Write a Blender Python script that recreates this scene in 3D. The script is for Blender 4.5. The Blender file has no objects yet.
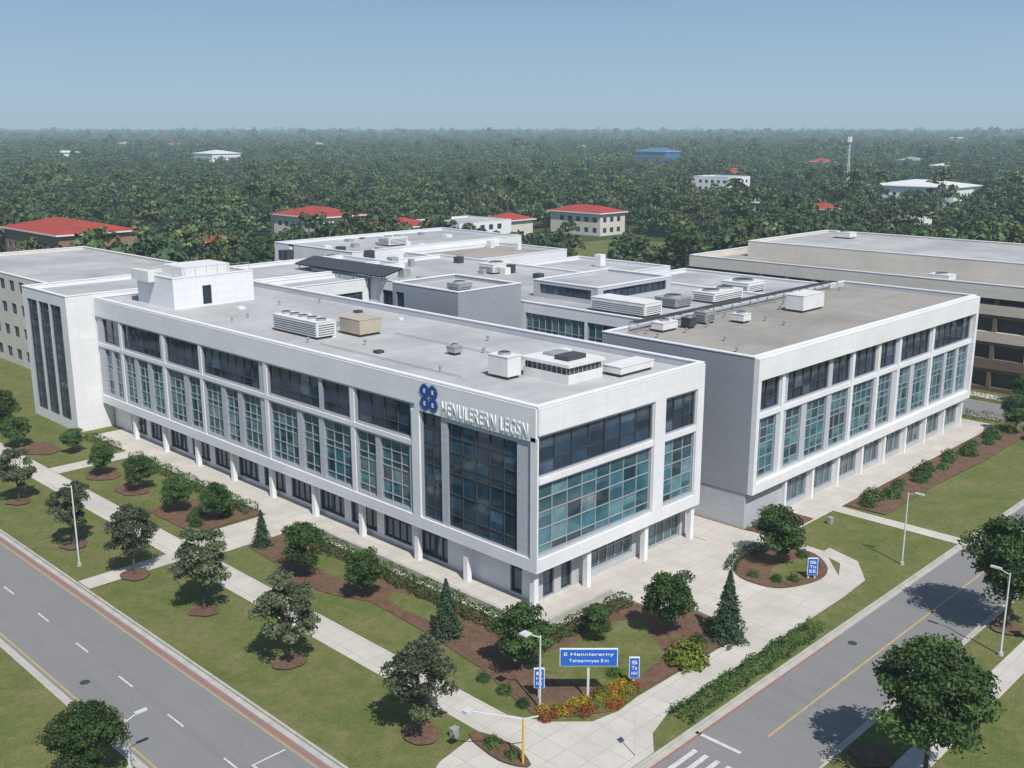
import bpy, math, random
import numpy as np
from mathutils import Vector, Matrix
random.seed(7); rng=np.random.default_rng(11)
scene=bpy.context.scene
COL=scene.collection
# ------------------------------------------------------------------ materials
def newmat(name):
    m=bpy.data.materials.new(name); m.use_nodes=True
    nt=m.node_tree; b=nt.nodes['Principled BSDF']; return m,nt,b
def lk(nt,a,b): nt.links.new(a,b)
def rgb(c): return (c[0],c[1],c[2],1)
def mixcol(nt,fac,a,b,blend='MIX'):
    n=nt.nodes.new('ShaderNodeMix'); n.data_type='RGBA'; n.blend_type=blend
    for s,v in ((n.inputs['Factor'],fac),(n.inputs['A'],a),(n.inputs['B'],b)):
        if hasattr(v,'links'): lk(nt,v,s)
        else: s.default_value=v
    return n.outputs['Result']
def noise(nt,scale,detail=5,rough=.6,vec=None):
    n=nt.nodes.new('ShaderNodeTexNoise'); n.inputs['Scale'].default_value=scale
    n.inputs['Detail'].default_value=detail; n.inputs['Roughness'].default_value=rough
    if vec is None:
        tc=nt.nodes.new('ShaderNodeTexCoord'); vec=tc.outputs['Object']
    lk(nt,vec,n.inputs['Vector']); return n.outputs['Fac']
def ramp(nt,v,lo,hi,a=0,b=1):
    n=nt.nodes.new('ShaderNodeMapRange'); n.inputs['From Min'].default_value=lo; n.inputs['From Max'].default_value=hi
    n.inputs['To Min'].default_value=a; n.inputs['To Max'].default_value=b
    lk(nt,v,n.inputs['Value']); return n.outputs['Result']
def stretch(nt,sx,sy,sz=1):
    tc=nt.nodes.new('ShaderNodeTexCoord'); mp=nt.nodes.new('ShaderNodeMapping'); mp.inputs['Scale'].default_value=(sx,sy,sz); lk(nt,tc.outputs['Object'],mp.inputs['Vector']); return mp.outputs[0]
def M(name,c1,c2=None,rough=.8,scale=1.0,scale2=None,spec=.4,metal=0,bump=0):
    m,nt,b=newmat(name)
    b.inputs['Roughness'].default_value=rough; b.inputs['Specular IOR Level'].default_value=spec
    b.inputs['Metallic'].default_value=metal
    if c2 is None: c2=tuple(x*.8 for x in c1)
    f=ramp(nt,noise(nt,scale),.3,.7)
    c=mixcol(nt,f,rgb(c1),rgb(c2))
    lk(nt,c,b.inputs['Base Color'])
    if bump:
        bp=nt.nodes.new('ShaderNodeBump'); bp.inputs['Strength'].default_value=bump; bp.inputs['Distance'].default_value=.03
        lk(nt,noise(nt,scale*8),bp.inputs['Height']); lk(nt,bp.outputs['Normal'],b.inputs['Normal'])
    return m
def panel(name,col,joint,bw,bh,ms=.012,rough=.5,vari=.06,flat=False,stain=.12,offset=0.0,nscale=.25):
    m,nt,b=newmat(name)
    tc=nt.nodes.new('ShaderNodeTexCoord'); v=tc.outputs['Object']
    if not flat:
        s=nt.nodes.new('ShaderNodeSeparateXYZ'); lk(nt,v,s.inputs[0])
        a=nt.nodes.new('ShaderNodeMath'); a.operation='ADD'; lk(nt,s.outputs[0],a.inputs[0]); lk(nt,s.outputs[1],a.inputs[1])
        c=nt.nodes.new('ShaderNodeCombineXYZ'); lk(nt,a.outputs[0],c.inputs[0]); lk(nt,s.outputs[2],c.inputs[1]); v2=c.outputs[0]
    else: v2=v
    br=nt.nodes.new('ShaderNodeTexBrick'); br.offset=offset
    lk(nt,v2,br.inputs['Vector'])
    br.inputs['Scale'].default_value=1; br.inputs['Brick Width'].default_value=bw; br.inputs['Row Height'].default_value=bh
    br.inputs['Mortar Size'].default_value=ms; br.inputs['Mortar Smooth'].default_value=.2
    br.inputs['Color1'].default_value=rgb(tuple(x*(1+vari) for x in col)); br.inputs['Color2'].default_value=rgb(tuple(x*(1-vari) for x in col))
    br.inputs['Mortar'].default_value=rgb(joint)
    f=ramp(nt,noise(nt,nscale,8,.65),.42,.72)
    c=mixcol(nt,f,br.outputs['Color'],rgb(tuple(x*(1-stain*2) for x in col)))
    c=mixcol(nt,ramp(nt,noise(nt,nscale*7,6),.45,.8,0,stain*2.5),c,rgb(tuple(x*.7 for x in col)))
    if not flat:
        c=mixcol(nt,ramp(nt,noise(nt,1,5,.6,stretch(nt,2.2,2.2,.12)),.5,.8,0,stain*2.0),c,rgb(tuple(x*.65 for x in col)))
    lk(nt,c,b.inputs['Base Color']); b.inputs['Roughness'].default_value=rough
    b.inputs['Specular IOR Level'].default_value=.35
    return m
m_white=panel('white_cladding',(.74,.75,.765),(.48,.49,.51),2.4,.9,.012,.5,.02,stain=.05)
m_gray=panel('gray_cladding',(.46,.48,.52),(.32,.33,.35),2.4,.6,.016,.5,.03,stain=.05)
m_rib=panel('ribbed_gray_wall',(.31,.33,.365),(.21,.22,.24),30,.28,.025,.55,.03,stain=.06)
m_base=panel('gray_block_base',(.44,.455,.48),(.32,.33,.34),.8,.4,.012,.7,.04,stain=.07,offset=.5)
m_trim=M('white_trim',(.78,.785,.79),(.72,.725,.74),.45,.5)
m_roofA=panel('roof_membrane_light',(.43,.435,.44),(.32,.325,.33),6,2.2,.03,.85,.03,True,.16,nscale=.12)
m_roofB=panel('roof_membrane_brown',(.33,.31,.28),(.25,.24,.22),8,3,.03,.85,.04,True,.17,nscale=.1)
m_roofC=panel('roof_membrane_gray',(.42,.425,.43),(.28,.28,.29),7,3,.03,.8,.06,True,.18,nscale=.1)
m_beige=panel('beige_wall',(.55,.49,.41),(.40,.37,.33),3,1,.02,.7,.03,stain=.08)
m_brown=panel('brown_wall',(.16,.11,.08),(.12,.08,.06),3,1,.02,.7,.05,stain=.08)
m_beige2=panel('cream_wall',(.64,.60,.54),(.48,.45,.41),4,1.5,.02,.7,.02,stain=.07)
m_brick=panel('brick_wall',(.30,.17,.11),(.3,.26,.22),.5,.2,.02,.8,.2,offset=.5)
m_red=M('red_roof_tiles',(.38,.06,.045),(.26,.05,.04),.8,.3,spec=.1)
m_conc=panel('pavement_concrete',(.51,.48,.435),(.30,.285,.26),1.6,1.6,.02,.85,.05,True,.10,nscale=.3)
m_kerb=M('kerb_concrete',(.46,.44,.40),(.34,.33,.30),.8,1)
m_redkerb=M('red_kerb_paint',(.36,.12,.085),(.27,.14,.11),.7,2)
m_yel=M('yellow_road_paint',(.50,.35,.10),(.33,.27,.15),.7,3)
m_wpaint=M('white_road_paint',(.66,.66,.64),(.40,.40,.39),.7,3)
m_mulch=M('bark_mulch',(.17,.098,.06),(.085,.05,.033),.95,2.5,bump=.8)
m_dark=M('dark_metal',(.04,.043,.048),(.06,.06,.065),.5,1)
m_alu=M('aluminium_frame',(.42,.45,.48),(.36,.38,.40),.4,.6,metal=.3)
m_steel=M('galvanised_steel',(.42,.43,.44),(.32,.33,.34),.5,1,metal=.3)
m_unit=M('white_unit_paint',(.72,.72,.71),(.62,.62,.61),.5,.8)
m_tan=M('tan_unit_paint',(.46,.40,.31),(.38,.33,.26),.6,.8)
m_blue=M('sign_blue',(.012,.12,.50),(.01,.10,.44),.4,1)
m_broof=M('blue_roof',(.04,.16,.36),(.04,.13,.3),.6,1)
m_logo=M('logo_navy',(.02,.07,.30),(.02,.06,.26),.4,1)
m_pole=M('pole_white',(.62,.63,.64),(.5,.51,.52),.4,1)
m_ypost=M('yellow_post_paint',(.62,.40,.04),(.5,.32,.04),.5,1)
m_bark=M('bark',(.12,.09,.065),(.06,.045,.035),.95,6,bump=.5)
m_soffit=M('soffit',(.6,.61,.62),(.52,.53,.54),.6,.4)
def asphalt():
    m,nt,b=newmat('asphalt')
    c=mixcol(nt,ramp(nt,noise(nt,.12,7,.6),.3,.7),rgb((.205,.203,.205)),rgb((.17,.17,.172)))
    c=mixcol(nt,ramp(nt,noise(nt,9,4,.8),.35,.8),c,rgb((.24,.238,.235)))
    c=mixcol(nt,ramp(nt,noise(nt,1,4,.6,stretch(nt,.9,.03)),.5,.75,0,.35),c,rgb((.13,.13,.135)))
    v=nt.nodes.new('ShaderNodeTexVoronoi'); v.feature='DISTANCE_TO_EDGE'; v.inputs['Scale'].default_value=.1
    tc=nt.nodes.new('ShaderNodeTexCoord')
    nz=nt.nodes.new('ShaderNodeTexNoise'); nz.inputs['Scale'].default_value=.7; lk(nt,tc.outputs['Object'],nz.inputs['Vector'])
    ad=nt.nodes.new('ShaderNodeVectorMath'); ad.operation='MULTIPLY_ADD'; ad.inputs[1].default_value=(2,2,0)
    lk(nt,nz.outputs['Color'],ad.inputs[0]); lk(nt,tc.outputs['Object'],ad.inputs[2]); lk(nt,ad.outputs[0],v.inputs['Vector'])
    c=mixcol(nt,ramp(nt,v.outputs['Distance'],.0,.004,.3,0),c,rgb((.09,.09,.092)))
    lk(nt,c,b.inputs['Base Color']); b.inputs['Roughness'].default_value=.9; b.inputs['Specular IOR Level'].default_value=.2; return m
m_asph=asphalt()
def grass(name,a,b_,c_):
    m,nt,b=newmat(name)
    c=mixcol(nt,ramp(nt,noise(nt,.11,6,.65),.38,.62),rgb(a),rgb(b_))
    c=mixcol(nt,ramp(nt,noise(nt,.45,7,.8),.46,.68,0,.85),c,rgb(c_))
    c=mixcol(nt,ramp(nt,noise(nt,1.7,5,.7),.5,.75,0,.6),c,rgb(tuple(x*.55 for x in a)))
    c=mixcol(nt,ramp(nt,noise(nt,7,4,.85),.4,.85),c,rgb(tuple(x*.45 for x in a)))
    lk(nt,c,b.inputs['Base Color']); b.inputs['Roughness'].default_value=.95; b.inputs['Specular IOR Level'].default_value=.05
    bp=nt.nodes.new('ShaderNodeBump'); bp.inputs['Strength'].default_value=.7; bp.inputs['Distance'].default_value=.08
    lk(nt,noise(nt,9),bp.inputs['Height']); lk(nt,bp.outputs['Normal'],b.inputs['Normal'])
    return m
m_grass=grass('lawn_grass',(.115,.15,.042),(.165,.175,.065),(.235,.20,.105))
m_ground=grass('ground_cover',(.05,.08,.028),(.07,.095,.035),(.11,.105,.06))
def glassmat():
    m,nt,b=newmat('window_glass')
    at=nt.nodes.new('ShaderNodeAttribute'); at.attribute_name='tint'
    c=mixcol(nt,ramp(nt,noise(nt,.8,3),.35,.7),at.outputs['Color'],rgb((.5,.55,.6)),'MULTIPLY')
    lk(nt,c,b.inputs['Base Color']); b.inputs['Roughness'].default_value=.06; b.inputs['Specular IOR Level'].default_value=.75
    bp=nt.nodes.new('ShaderNodeBump'); bp.inputs['Strength'].default_value=.08; bp.inputs['Distance'].default_value=.05
    lk(nt,noise(nt,.5,2),bp.inputs['Height']); lk(nt,bp.outputs['Normal'],b.inputs['Normal'])
    return m
m_glass=glassmat()
# ------------------------------------------------------------------ mesh builder
class MB:
    def __init__(s): s.v=[];s.f=[];s.mi=[];s.c=[];s.mats=[]
    def mid(s,m):
        if m not in s.mats: s.mats.append(m)
        return s.mats.index(m)
    def quad(s,pts,m,n=None,tint=(1,1,1)):
        pts=[Vector(q) for q in pts]
        if n is not None:
            nn=(pts[1]-pts[0]).cross(pts[2]-pts[0])
            if nn.dot(Vector(n))<0: pts.reverse()
        k=len(s.v); s.v+=[tuple(q) for q in pts]; s.f.append(tuple(range(k,k+len(pts)))); s.mi.append(s.mid(m)); s.c.append(tint)
    def box(s,x0,y0,z0,x1,y1,z1,m):
        if x0>x1:x0,x1=x1,x0
        if y0>y1:y0,y1=y1,y0
        if z0>z1:z0,z1=z1,z0
        k=len(s.v)
        s.v+=[(x0,y0,z0),(x1,y0,z0),(x1,y1,z0),(x0,y1,z0),(x0,y0,z1),(x1,y0,z1),(x1,y1,z1),(x0,y1,z1)]
        for f in ((0,3,2,1),(4,5,6,7),(0,1,5,4),(1,2,6,5),(2,3,7,6),(3,0,4,7)):
            s.f.append(tuple(k+i for i in f)); s.mi.append(s.mid(m)); s.c.append((1,1,1))
    def cyl(s,p0,p1,r0,r1,m,n=10):
        p0=Vector(p0);p1=Vector(p1);d=(p1-p0).normalized()
        a=d.orthogonal().normalized(); b=d.cross(a); k=len(s.v)
        for p,r in((p0,r0),(p1,r1)):
            for i in range(n):
                t=2*math.pi*i/n; s.v.append(tuple(p+a*math.cos(t)*r+b*math.sin(t)*r))
        for i in range(n):
            j=(i+1)%n; s.f.append((k+i,k+j,k+n+j,k+n+i)); s.mi.append(s.mid(m)); s.c.append((1,1,1))
        s.f.append(tuple(k+n-1-i for i in range(n))); s.mi.append(s.mid(m)); s.c.append((1,1,1))
        s.f.append(tuple(k+n+i for i in range(n))); s.mi.append(s.mid(m)); s.c.append((1,1,1))
    def obj(s,name,parent=None,bevel=0):
        me=bpy.data.meshes.new(name); me.from_pydata(s.v,[],s.f)
        for m in s.mats: me.materials.append(m)
        me.polygons.foreach_set('material_index',s.mi)
        ca=me.color_attributes.new('tint','FLOAT_COLOR','CORNER')
        arr=[]
        for f,c in zip(s.f,s.c): arr+= [c[0],c[1],c[2],1]*len(f)
        ca.data.foreach_set('color',arr); me.update()
        o=bpy.data.objects.new(name,me); COL.objects.link(o)
        if parent: o.parent=parent
        if bevel:
            bm=o.modifiers.new('bevel','BEVEL'); bm.width=bevel; bm.segments=2; bm.limit_method='ANGLE'
        return o
def empty(name):
    o=bpy.data.objects.new(name,None); COL.objects.link(o); o.empty_display_size=.5; return o
SH=[0.126]
def sheet(name,pts,m,z=None):
    if z is None: z=SH[0]; SH[0]+=.004
    mb=MB(); mb.quad([(x,y,z) for x,y in pts],m,(0,0,1)); return mb.obj(name)
def rect(x0,y0,x1,y1): return [(x0,y0),(x1,y0),(x1,y1),(x0,y1)]
def blob(cx,cy,rx,ry,n=28,w=.1,seed=0):
    r=random.Random(seed); ph=[r.random()*6.28 for _ in range(4)]
    return [(cx+rx*math.cos(t)*(1+w*math.sin(3*t+ph[0])+w*.6*math.sin(5*t+ph[1])),cy+ry*math.sin(t)*(1+w*math.sin(2*t+ph[2])+w*.6*math.sin(4*t+ph[3]))) for t in [2*math.pi*i/n for i in range(n)]]
def text(name,body,w,h,right,loc,m,parent=None,ext=.05,space=1.0):
    cu=bpy.data.curves.new(name,'FONT'); cu.body=body; cu.extrude=ext; cu.align_x='LEFT'; cu.space_character=space
    o=bpy.data.objects.new(name,cu); COL.objects.link(o); bpy.context.view_layer.update()
    me=bpy.data.meshes.new_from_object(o.evaluated_get(bpy.context.evaluated_depsgraph_get()))
    bpy.data.objects.remove(o)
    co=np.array([v.co[:] for v in me.vertices]); mn=co.min(0); mx=co.max(0)
    r=Vector(right).normalized(); up=Vector((0,0,1)); n=r.cross(up)
    for v in me.vertices:
        a=(v.co.x-mn[0])/(mx[0]-mn[0])*w; b=(v.co.y-mn[1])/(mx[1]-mn[1])*h
        v.co=Vector(loc)+r*a+up*b+n*(v.co.z+ext)
    me.materials.clear(); me.materials.append(m)
    o=bpy.data.objects.new(name,me); COL.objects.link(o)
    if parent:o.parent=parent
    return o
# ------------------------------------------------------------------ facade
def tintfor(kind):
    r=random.random()
    if kind=='dark':
        k=random.uniform(.5,1.5); c=(.018*k,.040*k,.075*k)
        if r<.10: c=(.08,.13,.19)
    elif kind=='teal':
        k=random.uniform(.55,1.3); c=(.05*k,.15*k,.19*k)
        if r<.16: c=(.02,.05,.07)
        elif r<.26: c=(.13,.26,.30)
    elif kind=='mid':
        k=random.uniform(.5,1.4); c=(.026*k,.065*k,.105*k)
    else:
        k=random.uniform(.6,1.4); c=(.07*k,.125*k,.14*k)
    return c
def facade(mb,o,ud,nd,U,Z0,Z1,wins,wall,depth=.24):
    us=sorted(set([0,U]+[w[0] for w in wins]+[w[1] for w in wins])); zs=sorted(set([Z0,Z1]+[w[2] for w in wins]+[w[3] for w in wins]))
    P=lambda u,z,d=0:(o[0]+ud[0]*u+nd[0]*d,o[1]+ud[1]*u+nd[1]*d,z)
    n=(nd[0],nd[1],0)
    def bx(u0,u1,z0,z1,d0,d1,m):
        a=P(u0,z0,d0); b=P(u1,z1,d1); mb.box(a[0],a[1],a[2],b[0],b[1],b[2],m)
    for i in range(len(us)-1):
        for j in range(len(zs)-1):
            cu=(us[i]+us[i+1])/2; cz=(zs[j]+zs[j+1])/2
            if any(w[0]<cu<w[1] and w[2]<cz<w[3] for w in wins): continue
            mb.quad([P(us[i],zs[j]),P(us[i+1],zs[j]),P(us[i+1],zs[j+1]),P(us[i],zs[j+1])],wall,n)
    for w in wins:
        u0,u1,z0,z1,nc,nr,kind=w[:7]; fm=m_dark if kind in('dark','mid') else m_alu
        if len(w)>7: fm=w[7]
        for a,b in (((u0,z0),(u0,z1)),((u1,z0),(u1,z1)),((u0,z0),(u1,z0)),((u0,z1),(u1,z1))):
            mb.quad([P(a[0],a[1]),P(b[0],b[1]),P(b[0],b[1],-depth),P(a[0],a[1],-depth)],m_alu)
        rows=nr if isinstance(nr,(list,tuple)) else [i/nr for i in range(nr+1)]
        for i in range(nc):
            a=u0+(u1-u0)*i/nc; b=u0+(u1-u0)*(i+1)/nc
            for j in range(len(rows)-1):
                c=z0+(z1-z0)*rows[j]; d=z0+(z1-z0)*rows[j+1]
                t=tintfor(kind)
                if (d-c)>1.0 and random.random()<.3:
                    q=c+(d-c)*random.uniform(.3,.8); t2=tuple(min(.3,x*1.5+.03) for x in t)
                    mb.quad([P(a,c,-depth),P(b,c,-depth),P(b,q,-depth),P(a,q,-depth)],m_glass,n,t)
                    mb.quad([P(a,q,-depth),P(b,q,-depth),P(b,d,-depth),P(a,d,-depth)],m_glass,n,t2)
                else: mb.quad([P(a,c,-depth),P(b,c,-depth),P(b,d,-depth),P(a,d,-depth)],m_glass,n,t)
        hw=.032
        for i in range(nc+1):
            a=u0+(u1-u0)*i/nc; a=min(max(a,u0+hw+.003),u1-hw-.003)
            bx(a-hw,a+hw,z0+.003,z1-.003,-depth-.02,-depth+.09,fm)
        for j in range(len(rows)):
            c=z0+(z1-z0)*rows[j]; c=min(max(c,z0+hw+.004),z1-hw-.004)
            bx(u0+.004,u1-.004,c-hw,c+hw,-depth-.02,-depth+.075,fm)
    return bx
S_={'W':((0,1),(-1,0)),'S':((1,0),(0,-1)),'E':((0,1),(1,0)),'N':((1,0),(0,1))}
def shell(mb,x0,y0,x1,y1,z0,zt,wall,roofm,wins={},par=.6,cap=None,walls={}):
    cap=cap or m_trim
    for s in 'WSEN':
        o={'W':(x0,y0),'S':(x0,y0),'E':(x1,y0),'N':(x0,y1)}[s]; ud,nd=S_[s]
        U=(y1-y0) if s in 'WE' else (x1-x0)
        facade(mb,o,ud,nd,U,z0,zt,wins.get(s,[]),walls.get(s,wall))
    zr=zt-par
    mb.quad([(x0,y0,zr),(x1,y0,zr),(x1,y1,zr),(x0,y1,zr)],roofm,(0,0,1))
    t=.35
    for a in ((x0+.01,y0+.01,x0+t,y1-.01),(x1-t,y0+.01,x1-.01,y1-.01),(x0+t,y0+.01,x1-t,y0+t),(x0+t,y1-t,x1-t,y1-.01)):
        mb.box(a[0],a[1],zr-.1,a[2],a[3],zt-.005,wall)
    e=.05
    for a in ((x0-e,y0-e,x0+t+e,y1+e),(x1-t-e,y0-e,x1+e,y1+e),(x0+t+e,y0-e,x1-t-e,y0+t+e),(x0+t+e,y1-t-e,x1-t-e,y1+e)):
        mb.box(a[0],a[1],zt-.02,a[2],a[3],zt+.07,cap)
# ------------------------------------------------------------------ ground & roads
g=MB(); g.quad([(-9000,-9000,0),(9000,-9000,0),(9000,9000,0),(-9000,9000,0)],m_ground,(0,0,1)); g.obj('ground')
sheet('road_west',rect(-28.8,-400,-21,900),m_asph,.004)
sheet('road_south',rect(-21,-23.8,420,-16.7),m_asph,.004)
sheet('road_east',rect(76.5,-16.7,84,300),m_asph,.004)
def lawnblock(name,x0,y0,x1,y1,kerbs):
    mb=MB(); k=.16
    ix0=x0+(k if 'W' in kerbs else 0); ix1=x1-(k if 'E' in kerbs else 0); iy0=y0+(k if 'S' in kerbs else 0); iy1=y1-(k if 'N' in kerbs else 0)
    mb.box(ix0,iy0,-.1,ix1,iy1,.12,m_grass)
    if 'W' in kerbs: mb.box(x0,y0,-.1,ix0,y1,.135,m_kerb)
    if 'E' in kerbs: mb.box(ix1,y0,-.1,x1,y1,.135,m_kerb)
    if 'S' in kerbs: mb.box(ix0,y0,-.1,ix1,iy0,.135,m_kerb)
    if 'N' in kerbs: mb.box(ix0,iy1,-.1,ix1,y1,.135,m_kerb)
    return mb.obj(name)
lawnblock('campus_lawn',-21,-16.7,76.5,130,'WSE')
lawnblock('verge_lawn_west',-120,-200,-28.8,250,'E')
lawnblock('verge_lawn_south',-21,-120,250,-23.8,'WN')
lawnblock('garage_lawn',84,-16.7,250,130,'WS')
rm=MB()
def rp(x0,y0,x1,y1,m,z=.008): rm.quad([(x0,y0,z),(x1,y0,z),(x1,y1,z),(x0,y1,z)],m,(0,0,1))
rp(-28.78,-100,-28.4,300,m_kerb); rp(-21.38,-14,-21.02,300,m_kerb)
rp(-28.2,-100,-28.08,300,m_yel); rp(-21.72,-14,-21.52,300,m_redkerb); rp(-21.98,-14,-21.88,300,m_yel)
y=-1.5
while y<200: rp(-25.1,y,-24.98,y+1.9,m_wpaint); y+=6.4
for yy in (-9.5,-5.2,-1.4): rp(-24.2,yy,-22.2,yy+.12,m_wpaint)
rp(-24.35,-11,-24.22,-1.27,m_wpaint)
rp(-2,-20.22,300,-20.08,m_yel)
rp(-4.6,-19.9,-4.35,-16.9,m_wpaint)
for i in range(7): rp(-9.0,-22.6+i*.75,-6.0,-22.3+i*.75,m_wpaint)
rp(-10,-17.1,300,-16.72,m_kerb); rp(-10,-17.25,12,-17.12,m_redkerb); rp(-2,-23.78,300,-23.45,m_kerb)
def disc(cx,cy,r,m,z=.012): rm.quad([(cx+r*math.cos(t*.3927),cy+r*math.sin(t*.3927),z) for t in range(16)],m,(0,0,1))
disc(-26.9,14,.32,m_dark); disc(12,-18.3,.32,m_dark)
rm.obj('road_markings')
sheet('pavement_long',rect(-13.4,-8,-11,95),m_conc)
sheet('pavement_corner',[(-13.4,-8.0),(-11,-7.9),(-9.8,-10.2),(-8.0,-12.0),(-6,-12.4),(-4,-12.2),(-4,-14.6),(-6.5,-15.3),(-8.0,-16.5),(-15.5,-16.5),(-18.5,-14.6),(-20,-12),(-20,-10.2),(-17,-8.6)],m_conc)
sheet('pavement_street',[(-4,-14.55),(18,-14.55),(22,-14.3),(25,-12.2),(26,-9.2),(24.4,-9.2),(23.6,-11.4),(21,-12.6),(8,-12.4),(-4,-12.2)],m_conc)
sheet('plaza_paving',[(8,-12.5),(21,-12.7),(25,-9.3),(25.2,-4.5),(24.4,-2.0),(24.3,12),(20.1,12),(20.1,-1),(6.5,-1),(6.5,-5.5),(8.5,-8)],m_conc)
sheet('terrace_side',rect(-2.6,-2.6,1.4,67),m_conc)
sheet('terrace_front',rect(1.4,-2.6,20.0,1.4),m_conc)
sheet('pavement_wing',rect(25.2,-5.2,74,-1.1),m_conc)
sheet('crosswalk_path',rect(34.2,-16.5,35.7,-5.2),m_conc)
sheet('entrance_path',rect(-11,26,-2.6,31),m_conc)
sheet('entrance_path_north',rect(-11,56,-2.6,58.4),m_conc)
sheet('entrance_path_kerb',rect(-20.8,27,-13.4,29),m_conc)
sheet('pavement_south',rect(-15,-28.2,200,-26.6),m_conc)
sheet('pavement_garage',rect(86,-10,88.5,60),m_conc)
sheet('mulch_bed',[(-8.3,-3),(-7.6,3),(-7.2,10),(-8.3,12.5),(-9.2,16),(-9.3,19),(-8.2,21),(-7.9,25.6),(-2.7,25.6),(-2.7,-2.7),(6.2,-2.7),(6.2,-5.6),(8.2,-8.2),(7.9,-12.3),(-3.8,-12.1),(-6.3,-12.2),(-8.6,-10.8),(-9.9,-9),(-9.2,-6)],m_mulch)
sheet('bed_lawn',blob(-5.3,18.0,1.3,6.0,30,.10,3),m_grass)
sheet('bed_lawn',blob(-5.4,6.0,1.0,4.4,30,.10,8),m_grass)
sheet('bed_lawn',[(-5.9,-3.6),(-4.2,-4.4),(-1.6,-5.0),(.6,-4.5),(3.2,-5.0),(4.6,-6.4),(3.2,-7.4),(2.4,-9),(1.4,-10.5),(-.9,-10.7),(-3.2,-11.0),(-4.8,-10),(-5.6,-8.2),(-6.3,-6.4)],m_grass)
sheet('mulch_bed',[(-9.6,31.4),(-9.8,39.5),(-7,40.3),(-3,38),(-2.8,31.4)],m_mulch)
sheet('mulch_bed',blob(-8,46,1.6,2,20,.1,4),m_mulch); sheet('mulch_bed',blob(-8,52.5,1.6,2,20,.1,5),m_mulch)
sheet('mulch_bed',blob(-9,66,2.0,2.8,20,.1,6),m_mulch)
sheet('mulch_bed',blob(19.5,-8.4,4.3,3.3,32,.03,7),m_mulch)
sheet('bed_lawn',blob(19.9,-9.4,3.0,1.3,32,.05,7),m_grass)
sheet('mulch_bed',[(36.5,-9.2),(48,-9.0),(60,-9.5),(73,-9.2),(73,-5.3),(36.2,-5.3)],m_mulch)
sheet('mulch_bed',rect(24.6,-5.0,31,-2.1),m_mulch)
for i,(x,y) in enumerate([(-16.5,17.5),(-17.2,26.9),(-17.9,36.3),(-17,50.5),(-16.5,6.7),(-16,-5.8),(21.3,-25.1),(.1,-25.4)]):
    sheet('mulch_ring',blob(x,y,1.1,1.15,22,.11,20+i),m_mulch)
sheet('mulch_bed',blob(-13.9,-10.2,.8,2.2,18,.06,44),m_mulch)
# ------------------------------------------------------------------ building A + tower
ofc=empty('office_building')
mb=MB()
left=[(1.95,9.3,4.3,12.6,5,[0,.11,.32,.52,.60,.72,.86,1],'mid'),
 (10,12.2,4.3,12.9,2,[0,.11,.32,.52,.60,.72,.86,1],'mid')]
for a,b,n in [(13.6,20.5,4),(21.5,25.3,2),(25.8,33.6,5),(35.2,45.3,7),(46.1,52.8,4),(54.1,62.6,6),(63.6,67.4,2)]:
    left.append((a,b,10.55,13.25,n,[0,.3,1],'dark'))
for a,b,n in [(13.8,17.5,3),(18.1,20.6,2),(21.5,25.3,3),(26,28.5,2),(29.3,33.6,4),(35.2,38.4,3),(39.2,41.4,2),(42.2,45.3,3),(46.1,48.6,2),(49.5,52.8,3),(54.1,56.5,2),(57.3,59.5,2),(60.3,62.6,2),(63.6,65.2,1),(65.8,67.4,1)]:
    left.append((a,b,4.45,9.75,n,[0,.12,.33,.56,.66,.83,1],'teal'))
right=[(0.12,13.2,10.45,13.25,7,[0,.35,1],'dark'),(0.12,13.2,4.5,9.7,8,[0,.12,.36,.6,.8,1],'teal'),
 (14.9,19.0,10.45,13.25,3,[0,.35,1],'dark'),(14.9,19.0,4.5,9.7,3,[0,.12,.36,.6,.8,1],'teal')]
ZT=15.5
shell(mb,0,0,20,68.9,3.3,ZT,m_gray,m_roofA,{'W':left,'S':right},.62)
mb.quad([(0,0,3.3),(20,0,3.3),(20,68.9,3.3),(0,68.9,3.3)],m_soffit,(0,0,-1))
def fr(x0,y0,z0,x1,y1,z1,m=m_trim): mb.box(x0,y0,z0,x1,y1,z1,m)
e=.16
fr(-e,12.9,13.45,-.003,68.8,15.42,m_white); fr(-e,0.02,12.98,-.004,12.897,15.42,m_white)
fr(-e,-e,3.25,-.005,68.8,4.2,m_white)
fr(-e,-e,4.203,-.006,.5,13.3,m_white)
fr(-e,12.4,4.203,-.007,13.3,12.975,m_white)
for y0 in (20.75,33.8,45.5,53.1,62.8): fr(-.09,y0,4.203,-.008,y0+.55,13.44,m_white)
fr(-.11,13.303,9.95,-.009,68.8,10.35,m_white)
fr(.0,-e,13.45,20.0,-.003,15.42,m_white); fr(0,-e,3.25,20.0,-.004,4.25,m_white)
fr(13.35,-e,4.253,14.75,-.005,13.447,m_white); fr(19.1,-e,4.253,20,-.006,13.447,m_white)
fr(.1,-.12,9.85,13.3,-.007,10.3,m_white); fr(14.76,-.12,9.85,19.09,-.008,10.3,m_white)
gl=[]; u=14.0
while u<62: gl.append((u,u+3.6,.5,2.9,4,[0,.75,1],'mid')); u+=4.6
gl+=[(1.4,2.6,.3,2.7,1,1,'mid'),(9.6,12.8,.3,2.9,4,[0,.75,1],'mid')]
facade(mb,(1.2,1.2),(0,1),(-1,0),67.7,.1,3.3,gl,m_white)
facade(mb,(1.2,1.2),(1,0),(0,-1),18.8,.1,3.3,[(.8,2.0,.25,2.8,1,[0,.8,1],'mid'),(2.8,4.0,.25,2.8,1,[0,.8,1],'mid'),(5.4,11.4,.7,2.9,6,[0,.6,1],'shop'),(12.8,18.0,.3,2.9,5,[0,.7,1],'shop')],m_base)
facade(mb,(20,1.2),(0,1),(1,0),67.7,.1,3.3,[],m_base)
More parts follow.
